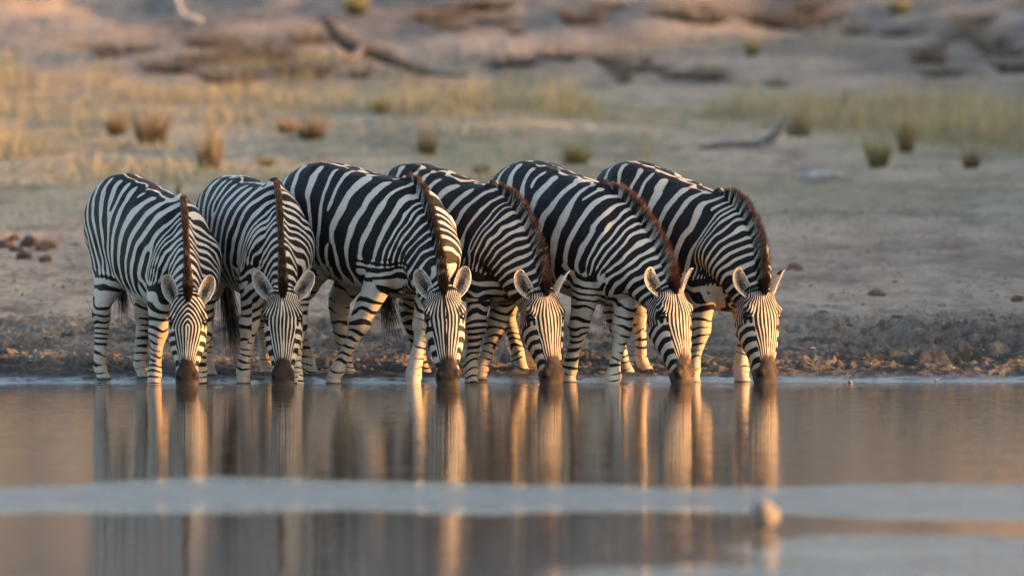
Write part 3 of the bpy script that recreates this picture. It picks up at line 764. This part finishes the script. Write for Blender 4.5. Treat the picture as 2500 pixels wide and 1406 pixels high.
    tv = np.concatenate([path[i] + rr[i] * (np.outer(np.cos(th), A_[i]) + np.outer(np.sin(th), B_[i])) for i in range(n)])
    tq = [[i * 10 + k, i * 10 + (k + 1) % 10, (i + 1) * 10 + (k + 1) % 10, (i + 1) * 10 + k] for i in range(n - 1) for k in range(10)]
    ts = np.repeat(np.cos(np.linspace(0, 2 * math.pi * 7, n)), 10)
    nb = 700; k = rg.integers(int(n * .5), n, nb)
    rt = path[k] + rg.normal(0, .010, (nb, 3)); dd = nrm(tg[k] * 0.7 + np.array([0, 0, -0.6]) + rg.normal(0, .10, (nb, 3)) - RT * cfg.get('swing', 0.0))
    bv, bq, al = blades(rt, dd, nrm(np.cross(dd, rg.normal(0, 1, (nb, 3)))), rg.uniform(.22, .42, nb) * cfg.get('taill', 1.0), rg.uniform(.003, .006, nb), np.array([[0, 0, -.12]]) + rg.normal(0, .05, (nb, 3)))
    tm = mesh_np('tail', np.concatenate([tv, bv]), np.concatenate([np.array(tq), bq + len(tv)]),
                 attrs=dict(along=np.r_[np.zeros(len(tv)), np.full(len(bv), 1.0)], stripe=np.r_[ts, np.ones(len(bv))], rnd=np.r_[np.full(len(tv), .5), np.repeat(rg.uniform(0, 1, nb), 8)]))
    mobj('tail', tm, M_TAIL, root)
    return root

WHITE, BLACK = (0.53, 0.485, 0.435), (0.0062, 0.0050, 0.0058)
MZ = [zebra_material('zebra_coat', WHITE, BLACK, (0.034, 0.019, 0.013)),
      None,
      zebra_material('zebra_coat_rusty_nose', WHITE, BLACK, (0.120, 0.055, 0.027))]
MZ[1] = (
      zebra_material('zebra_coat_warm', (0.51, 0.44, 0.365), BLACK, (0.050, 0.025, 0.016)))
M_EYE = NT('eye_dark').set(Base_Color=(0.008, 0.005, 0.004), Roughness=0.12)
M_MANE = [hair_material('mane_dark', WHITE, BLACK, (0.008, 0.005, 0.004), (0.058, 0.022, 0.011)),
          hair_material('mane_red', WHITE, BLACK, (0.035, 0.013, 0.008), (0.105, 0.034, 0.015))]
M_EARHAIR = hair_material('ear_hair', (0.50, 0.45, 0.40), BLACK, (0.55, 0.50, 0.44), (0.50, 0.44, 0.38))
M_TAIL = hair_material('tail_hair', WHITE, BLACK, (0.010, 0.008, 0.008), (0.028, 0.020, 0.018))

for cfg, lab in HERD:
    zebra(cfg, lab)

# ------------------------------------------------------------------ the bank and the slope behind
def tuft_mesh(name, n, rad, h, lean, wd, seed, levels=4):
    g = np.random.default_rng(seed)
    a = g.uniform(0, 2 * math.pi, n); r = rad * np.sqrt(g.uniform(0, 1, n))
    root = np.stack([r * np.cos(a), r * np.sin(a), np.full(n, -0.02)], 1)
    dv = nrm(np.stack([np.cos(a) * lean * r / rad, np.sin(a) * lean * r / rad, np.ones(n)], 1) + g.normal(0, .12, (n, 3)))
    bend = np.stack([np.cos(a), np.sin(a), -0.4 * np.ones(n)], 1) * g.uniform(0, .35, n)[:, None] * lean
    v, q, al = blades(root, dv, nrm(np.cross(dv, g.normal(0, 1, (n, 3)))), h * (0.35 + 0.7 * g.uniform(0, 1, n) ** 1.3) * (1 - 0.35 * r / rad), wd * g.uniform(.6, 1.3, n), bend, levels)
    return mesh_np(name, v, q, attrs=dict(along=al, rnd=np.repeat(g.uniform(0, 1, n), levels * 2)), smooth=False)

M_GRASS = {'brown': blade_material('dry_grass_brown', (0.105, 0.074, 0.044), (0.27, 0.195, 0.115), (0.20, 0.14, 0.082)),
           'tan': blade_material('dry_grass_tan', (0.13, 0.095, 0.045), (0.36, 0.275, 0.155), (0.28, 0.21, 0.12)),
           'olive': blade_material('grass_olive', (0.125, 0.105, 0.045), (0.29, 0.245, 0.11), (0.22, 0.195, 0.085)),
           'straw': blade_material('grass_straw', (0.19, 0.165, 0.10), (0.36, 0.30, 0.19), (0.24, 0.215, 0.125)),
           'grey': blade_material('scrub_twig', (0.085, 0.072, 0.062), (0.17, 0.145, 0.125), (0.125, 0.105, 0.092))}
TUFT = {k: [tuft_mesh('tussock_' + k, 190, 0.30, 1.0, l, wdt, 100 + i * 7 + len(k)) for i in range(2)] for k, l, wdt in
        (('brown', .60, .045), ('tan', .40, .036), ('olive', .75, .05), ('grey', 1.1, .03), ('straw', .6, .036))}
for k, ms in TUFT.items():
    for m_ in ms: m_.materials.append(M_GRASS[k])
n_t = 0
def tussock(px, py, wpx, hpx, kind, label, name='grass_tussock', cat='grass', group=None):
    global n_t
    p = hit(px, py); k = (D + p[1]) / D / S
    o = bpy.data.objects.new(name, TUFT[kind][n_t % 2]); col.objects.link(o); n_t += 1
    o.location = p; o.scale = (wpx * k * 1.05, wpx * k * 1.05, hpx * k * (1.2 if kind == 'grey' else 1.6)); o.rotation_euler = (0, 0, random.uniform(0, 6.28))
    return tag(o, label, cat, group)
tussock(285, 330, 55, 62, 'brown', 'dark brown tuft beside a wider pale brown one on the grassy slope')
tussock(370, 352, 85, 85, 'brown', 'wide pale brown tuft beside a darker smaller one')
tussock(512, 415, 78, 110, 'tan', 'tall straw-coloured tussock rising behind two narrow-striped zebras')
tussock(652, 408, 44, 30, 'olive', 'small low green tuft just above the backs of the zebras')
tussock(762, 342, 80, 66, 'brown', 'bushy reddish brown tussock above the broad-banded zebra')
tussock(700, 328, 50, 44, 'brown', 'small faded tuft next to the bushy reddish brown tussock')
tussock(926, 282, 46, 50, 'olive', 'yellow-green tuft standing alone below the fallen branch')
tussock(1042, 378, 58, 80, 'tan', 'tan tussock with green base behind the warm-striped zebra')
tussock(1405, 402, 76, 60, 'olive', 'dense olive green tussock behind the red-maned zebra')
tussock(1175, 425, 44, 30, 'olive', 'faint short green tuft between two zebra rumps')
tussock(1950, 335, 80, 95, 'straw', 'pale wispy tussock at the raised tip of the curved branch')
tussock(2145, 412, 60, 92, 'olive', 'upright olive tussock above the grey log')
tussock(2062, 262, 15, 55, 'brown', 'single dark brown upright stalk clump', 'dry_stalk', 'plant')
tussock(2212, 372, 56, 105, 'tan', 'tall narrow tan tussock on the open slope')
tussock(2372, 412, 50, 48, 'brown', 'low brown tuft above the reddish strip of soil')
tussock(2320, 318, 60, 40, 'olive', 'short olive tuft beside a small grey stone')
tussock(870, 38, 62, 60, 'olive', 'golden bush high on the slope', 'golden_bush', 'bush')
tussock(1838, 140, 40, 55, 'olive', 'small yellowish plant on the far bare bank')
tussock(2195, 34, 60, 40, 'olive', 'dark olive bush at the top of the slope', 'olive_bush', 'bush')
tussock(435, 480, 14, 42, 'brown', 'thin brown weed stalk beside the pale-rumped zebra', 'dry_stalk', 'plant')
SCRUB = [(300, 130, 200, 40), (420, 180, 160, 60), (520, 120, 150, 70), (560, 205, 170, 60), (640, 150, 180, 70), (740, 190, 170, 70), (760, 110, 130, 60), (880, 195, 60, 50),
         (1060, 60, 110, 60), (1180, 30, 110, 50), (1255, 165, 140, 40), (1420, 60, 130, 70), (1480, 30, 110, 40), (1640, 45, 120, 50), (1720, 60, 140, 60), (1830, 60, 170, 60),
         (1960, 70, 170, 60), (1660, 195, 120, 45), (1740, 200, 110, 40), (1895, 215, 60, 36), (2420, 120, 120, 60), (2470, 180, 110, 60), (2300, 190, 120, 40), (2380, 60, 120, 50)]
g0 = np.random.default_rng(31)
for i in range(46):
    cx, cy, rx, ry = [(620, 150, 330, 60), (1150, 60, 200, 50), (1750, 55, 380, 45), (2330, 130, 170, 80), (1500, 175, 260, 35)][i % 5]
    SCRUB.append((int(np.clip(cx + g0.normal(0, .5) * rx, 20, 2480)), int(np.clip(cy + g0.normal(0, .5) * ry, 12, 230)), int(g0.uniform(40, 130)), int(g0.uniform(22, 55))))
for i, (px, py, wp_, hp_) in enumerate(SCRUB):
    wh = ('below and beside the fallen branch' if px < 1000 else 'along the eroded bank above the fallen branch end' if px < 1300 else 'crowning the dark eroded bank' if py < 100 and px < 2100
          else 'on the bare rise above the curved branch' if px < 2100 else 'below the dark olive bush')
    tussock(px, py, wp_ * 0.85, hp_ * 1.3, 'grey', 'low grey leafless scrub ' + wh, 'scrub_bush', 'bush', 'grey scrub ' + wh)

def dry_grass():
    g = np.random.default_rng(55); n = 105000
    y = 17 + 62 * g.uniform(0, 1, n) ** 0.9; x = g.uniform(-1, 1, n) * 4.2 * (1 + y / 45)
    px = x / (1 + y / 45) * S + 1250
    dens = 0.22 + 0.8 * noise2(x * 0.35, y * 0.13, 61) + 0.7 * noise2(x * 1.4, y * 0.5, 62)
    dens = dens + 0.5 * np.exp(-((px - 1230) / 260) ** 2 - ((y - 52) / 12) ** 2) + 0.6 * np.exp(-((px - 2150) / 330) ** 2 - ((y - 46) / 13) ** 2)
    k = g.uniform(0, 1, n) < dens * sstep(17, 30, y) * sstep(79, 62, y); x, y, dens = x[k], y[k], dens[k]; n = len(x)
    root = np.stack([x, y, gz(x, y) - 0.01], 1); dv = nrm(np.array([[0, 0, 1.0]]) + g.normal(0, .22, (n, 3)))
    L = (0.04 + 0.26 * np.clip(dens, 0, 1.2) ** 2 * sstep(24, 44, y)) * g.uniform(.5, 1.3, n)
    v, q, al = blades(root, dv, nrm(np.cross(dv, g.normal(0, 1, (n, 3)))), L, g.uniform(.008, .02, n), g.normal(0, .15, (n, 3)), 3)
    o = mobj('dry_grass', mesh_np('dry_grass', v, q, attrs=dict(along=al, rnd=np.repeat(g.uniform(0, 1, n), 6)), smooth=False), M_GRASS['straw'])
    tag(o, 'thin dry grass over the slope behind the zebras', 'grass', kind='stuff')
dry_grass()

def wood_material(name, a, b):
    m = NT(name); P = m.coord('Object', (1, 1, 1))
    c = m.mix(m.step(m.noise(P, 9, 5, 0.65), 0.35, 0.65), a, b)
    return m.set(Base_Color=c, Roughness=0.85, Normal=m.bump(m.noise(P, 40, 4), 0.6, 0.02))
M_WOOD = wood_material('weathered_wood', (0.035, 0.034, 0.036), (0.085, 0.083, 0.086))
M_PALE = wood_material('bleached_wood', (0.17, 0.17, 0.18), (0.30, 0.30, 0.31))

M_MID = wood_material('grey_wood', (0.085, 0.080, 0.078), (0.16, 0.152, 0.148))

def tube(path, rad, seg=9, seed=1):
    g = np.random.default_rng(seed); path = catmull(path, 5); rad = catmull(np.array(rad)[:, None], 5)[:, 0]; n = len(path)
    tg = nrm(np.gradient(path, axis=0)); A_ = nrm(np.cross(tg, np.array([0.21, 0.3, 0.93]))); B_ = np.cross(tg, A_)
    th = np.linspace(0, 2 * math.pi, seg, endpoint=False)
    v = np.concatenate([path[i] + rad[i] * (1 + g.normal(0, .10, (seg, 1))) * (np.outer(np.cos(th), A_[i]) + np.outer(np.sin(th), B_[i])) for i in range(n)])
    q = [[i * seg + k, i * seg + (k + 1) % seg, (i + 1) * seg + (k + 1) % seg, (i + 1) * seg + k] for i in range(n - 1) for k in range(seg)]
    v = np.concatenate([v, path[:1], path[-1:]]); a0 = len(v) - 2; t = [[a0, (k + 1) % seg, k] for k in range(seg)] + [[a0 + 1, (n - 1) * seg + k, (n - 1) * seg + (k + 1) % seg] for k in range(seg)]
    return v, np.array(q), np.array(t)

def branch(name, pts, rad, mat, label, cat, twigs=(), Y=None):
    """pts: picture points, base point first on the land; the branch lies across the slope at that depth"""
    p0 = hit(*pts[0]) if Y is None else at(pts[0][0], pts[0][1], Y)
    w3 = [at(a, b, p0[1]) for a, b in pts]
    for q_ in w3: q_[2] = max(q_[2], gz1(q_[0], q_[1]) + 0.02)
    k = (D + p0[1]) / D / S
    v, q, t = tube(w3, [r * k for r in rad], seed=len(label))
    root = mobj(name, mesh_np(name, v, q, t), mat); tag(root, label, cat)
    for tw, r in twigs:
        v, q, t = tube([at(a, b, p0[1] + dy) for a, b, dy in tw], [x * k for x in r], 6, 3); mobj('twig', mesh_np('twig', v, q, t), mat, root)
    return root
branch('fallen_branch', [(1150, 192), (1060, 182), (980, 152), (910, 124), (850, 104), (812, 68), (795, 44)], [9, 12, 15, 19, 22, 17, 9], M_WOOD, 'long grey fallen branch slanting down the far slope', 'branch',
       [([(880, 115, 0), (865, 140, -.6), (838, 146, -1.2)], [12, 11, 6]), ([(905, 160, -.5), (895, 185, -.9), (880, 205, -1.2)], [7, 8, 5]), ([(985, 150, 0), (960, 128, .5), (925, 118, .8)], [7, 6, 4])])
branch('curved_branch', [(1705, 366), (1770, 352), (1850, 350), (1890, 330), (1912, 305), (1924, 284)], [5, 8, 9, 9, 8, 5], M_MID, 'curved dark branch lying on sand with its tip raised', 'branch',
       [([(1850, 350, 0), (1872, 352, -.3), (1895, 348, -.6)], [6, 5, 3])])
branch('log', [(1945, 440), (1975, 441), (2015, 440), (2058, 440)], [12, 17, 15, 8], M_PALE, 'short bleached grey log on the pale sand', 'log')
branch('pale_branch', [(490, 62), (478, 48), (452, 42), (436, 20), (428, -14)], [9, 9, 10, 9, 8], M_PALE, 'bleached bent branch standing at the top of the slope', 'branch')

def stone_mesh(seed, flat=0.6):
    import bmesh
    bm = bmesh.new(); bmesh.ops.create_icosphere(bm, subdivisions=3, radius=1.0)
    p = np.array([v.co[:] for v in bm.verts]); r = 1 + 0.22 * noise3(p * 1.3 + seed, 5) + 0.12 * noise3(p * 3.1 + seed, 6) + 0.06 * noise3(p * 7 + seed, 7)
    for v, a in zip(bm.verts, p * r[:, None]): v.co = a * (1, 0.8, flat)
    for f in bm.faces: f.smooth = True
    me = bpy.data.meshes.new('stone'); bm.to_mesh(me); bm.free(); return me
def clod_material(name, a, b):
    m = NT(name); P = m.coord('Object'); c = m.mix(m.step(m.noise(P, 2.5, 6, 0.7), 0.35, 0.65), a, b)
    return m.set(Base_Color=c, Roughness=0.9, Normal=m.bump(m.noise(P, 9, 6, 0.7), 0.8, 0.15))
M_CL = {'mud': clod_material('mud_clod', (0.050, 0.040, 0.032), (0.125, 0.100, 0.078)), 'red': clod_material('red_earth', (0.20, 0.095, 0.045), (0.28, 0.15, 0.08)),
        'rust': clod_material('rust_earth', (0.075, 0.05, 0.036), (0.17, 0.105, 0.065)), 'tan': clod_material('tan_earth', (0.27, 0.18, 0.10), (0.36, 0.26, 0.16)), 'grey': clod_material('grey_stone', (0.13, 0.13, 0.14), (0.22, 0.22, 0.23)), 'pale': clod_material('pale_stone', (0.40, 0.33, 0.28), (0.52, 0.44, 0.38))}
STN = {k: [stone_mesh(i * 3.7 + len(k), .62) for i in range(3)] for k in M_CL}
for k in STN:
    for me_ in STN[k]: me_.materials.append(M_CL[k])
ns = 0
def stone(px, py, wpx, kind, label, name='clod', cat='clod', group=None, Y=None):
    global ns
    p = hit(px, py) if Y is None else at(px, py, Y); k = (D + p[1]) / D / S; r = wpx * k / 2
    o = bpy.data.objects.new(name, STN[kind][ns % 3]); col.objects.link(o); ns += 1
    o.location = (p[0], p[1], p[2] + r * 0.25); o.scale = (r, r, r); o.rotation_euler = (random.uniform(-.3, .3), random.uniform(-.3, .3), random.uniform(0, 6.28))
    tag(o, label, cat, group)
stone(1942, 662, 44, 'red', 'rusty red earth lump on open sand')
stone(2142, 724, 42, 'tan', 'flat yellowish earth lump on open sand')
stone(2190, 788, 34, 'tan', 'small ochre earth lump near the dark churned mud')
stone(2484, 736, 40, 'red', 'reddish lump on the drying mud far from the herd')
stone(2300, 750, 26, 'pale', 'small pale pebble on the drying mud', 'pebble', 'pebble')
stone(936, 860, 40, 'mud', 'dark earth lump between the legs of two zebras')
for a, b, c_ in ((12, 606, 50), (40, 618, 44), (70, 604, 60), (98, 616, 40), (118, 608, 52), (30, 590, 36), (62, 632, 46), (110, 640, 40)):
    stone(a, b, c_, 'rust', 'rusty brown earth lump in the heap beside the pale-rumped zebra', group='rusty earth lumps')
stone(2385, 338, 50, 'grey', 'small bluish grey stone on the grassy slope', 'stone', 'stone')
stone(1098, 236, 70, 'grey', 'grey stone near the end of the fallen branch', 'stone', 'stone')
stone(2076, 934, 13, 'pale', 'small pinkish pebble at the waterline', 'pebble', 'pebble', Y=0.10)
stone(2286, 930, 10, 'pale', 'tiny pale pebble on the wet shore', 'pebble', 'pebble')
g_ = np.random.default_rng(77)
for i in range(120):
    px = g_.uniform(-40, 2540); py = 905 - 140 * g_.uniform(0.0, 1) ** 0.9 if g_.uniform() < 0.85 else g_.uniform(905, 932)
    if 200 < px < 1900 and g_.uniform() < 0.25: continue
    p_ = hit(px, py)
    if p_[2] < 0.015: continue
    stone(px, py, g_.uniform(14, 46) * (0.7 + 0.4 * (px > 1900)), 'mud', 'dark grey mud clod on the churned shore', group='mud clods along the shore')

def litter():
    g = np.random.default_rng(91); n = 9000
    y = 1.2 + 24 * g.uniform(0, 1, n) ** 1.3; x = g.uniform(-1, 1, n) * 3.6 * (1 + y / 45)
    keep = g.uniform(-0.4, 1, n) < noise2(x * 0.8, y * 0.5, 93) + 0.35; x, y = x[keep], y[keep]; n = len(x)
    r = np.exp(g.normal(-4.8, 0.35, n)); a = g.uniform(0, 6.28, n)
    base = np.array([[1, 0, 0], [0, 1, 0], [-1, 0, 0], [0, -1, 0], [0, 0, 0.7], [0, 0, -0.4]], float)
    ca, sa = np.cos(a), np.sin(a); el = g.uniform(1, 2.2, n)
    bx = base[None, :, 0] * el[:, None] * (1 + g.normal(0, .2, (n, 6))); by = base[None, :, 1] * (1 + g.normal(0, .2, (n, 6)))
    vx = (bx * ca[:, None] - by * sa[:, None]) * r[:, None] + x[:, None]; vy = (bx * sa[:, None] + by * ca[:, None]) * r[:, None] + y[:, None]
    vz = base[None, :, 2] * r[:, None] + (gz(x, y) + clods(x, y) + 0.2 * r)[:, None]
    f = np.array([[0, 1, 4], [1, 2, 4], [2, 3, 4], [3, 0, 4], [1, 0, 5], [2, 1, 5], [3, 2, 5], [0, 3, 5]])
    tr = (np.arange(n)[:, None, None] * 6 + f[None]).reshape(-1, 3)
    rnd = np.repeat(g.uniform(0, 1, n), 6)
    m = NT('ground_litter'); c = m.mix(m.step(m.attr('rnd'), 0.25, 0.45), (0.085, 0.066, 0.050), m.mix(m.step(m.attr('rnd'), 0.6, 0.95), (0.13, 0.088, 0.058), (0.34, 0.26, 0.19))); m.set(Base_Color=c, Roughness=0.9)
    o = mobj('ground_litter', mesh_np('ground_litter', np.stack([vx, vy, vz], 2).reshape(-1, 3), None, tr, attrs=dict(rnd=rnd), smooth=False), m.m)
    tag(o, 'small chips of earth and dry litter strewn over the bare ground', 'litter', kind='stuff')
litter()

# added reed whose pale head makes the blurred glint on the near water
def reed():
    b = at(1868, 1312, -19.0); root = empty('glint_reed', (b[0], b[1], 0)); tag(root, 'made-up reed stub whose pale round head stands in for a glint on the near water', 'reed'); bpy.context.view_layer.update()
    v, q, t = tube([(b[0], b[1], -0.05), (b[0] + .004, b[1], 0.02), (b[0], b[1], 0.055)], [.004, .0035, .003], 7); mobj('stem', mesh_np('stem', v, q, t), M_CL['tan'], root)
    me = stone_mesh(9, 1.0); me.materials.append(M_CL['pale']); o = mobj('glint_head', me, M_CL['pale'], root); o.location = (b[0], b[1], 0.075); o.scale = (.048, .048, .046)
reed()
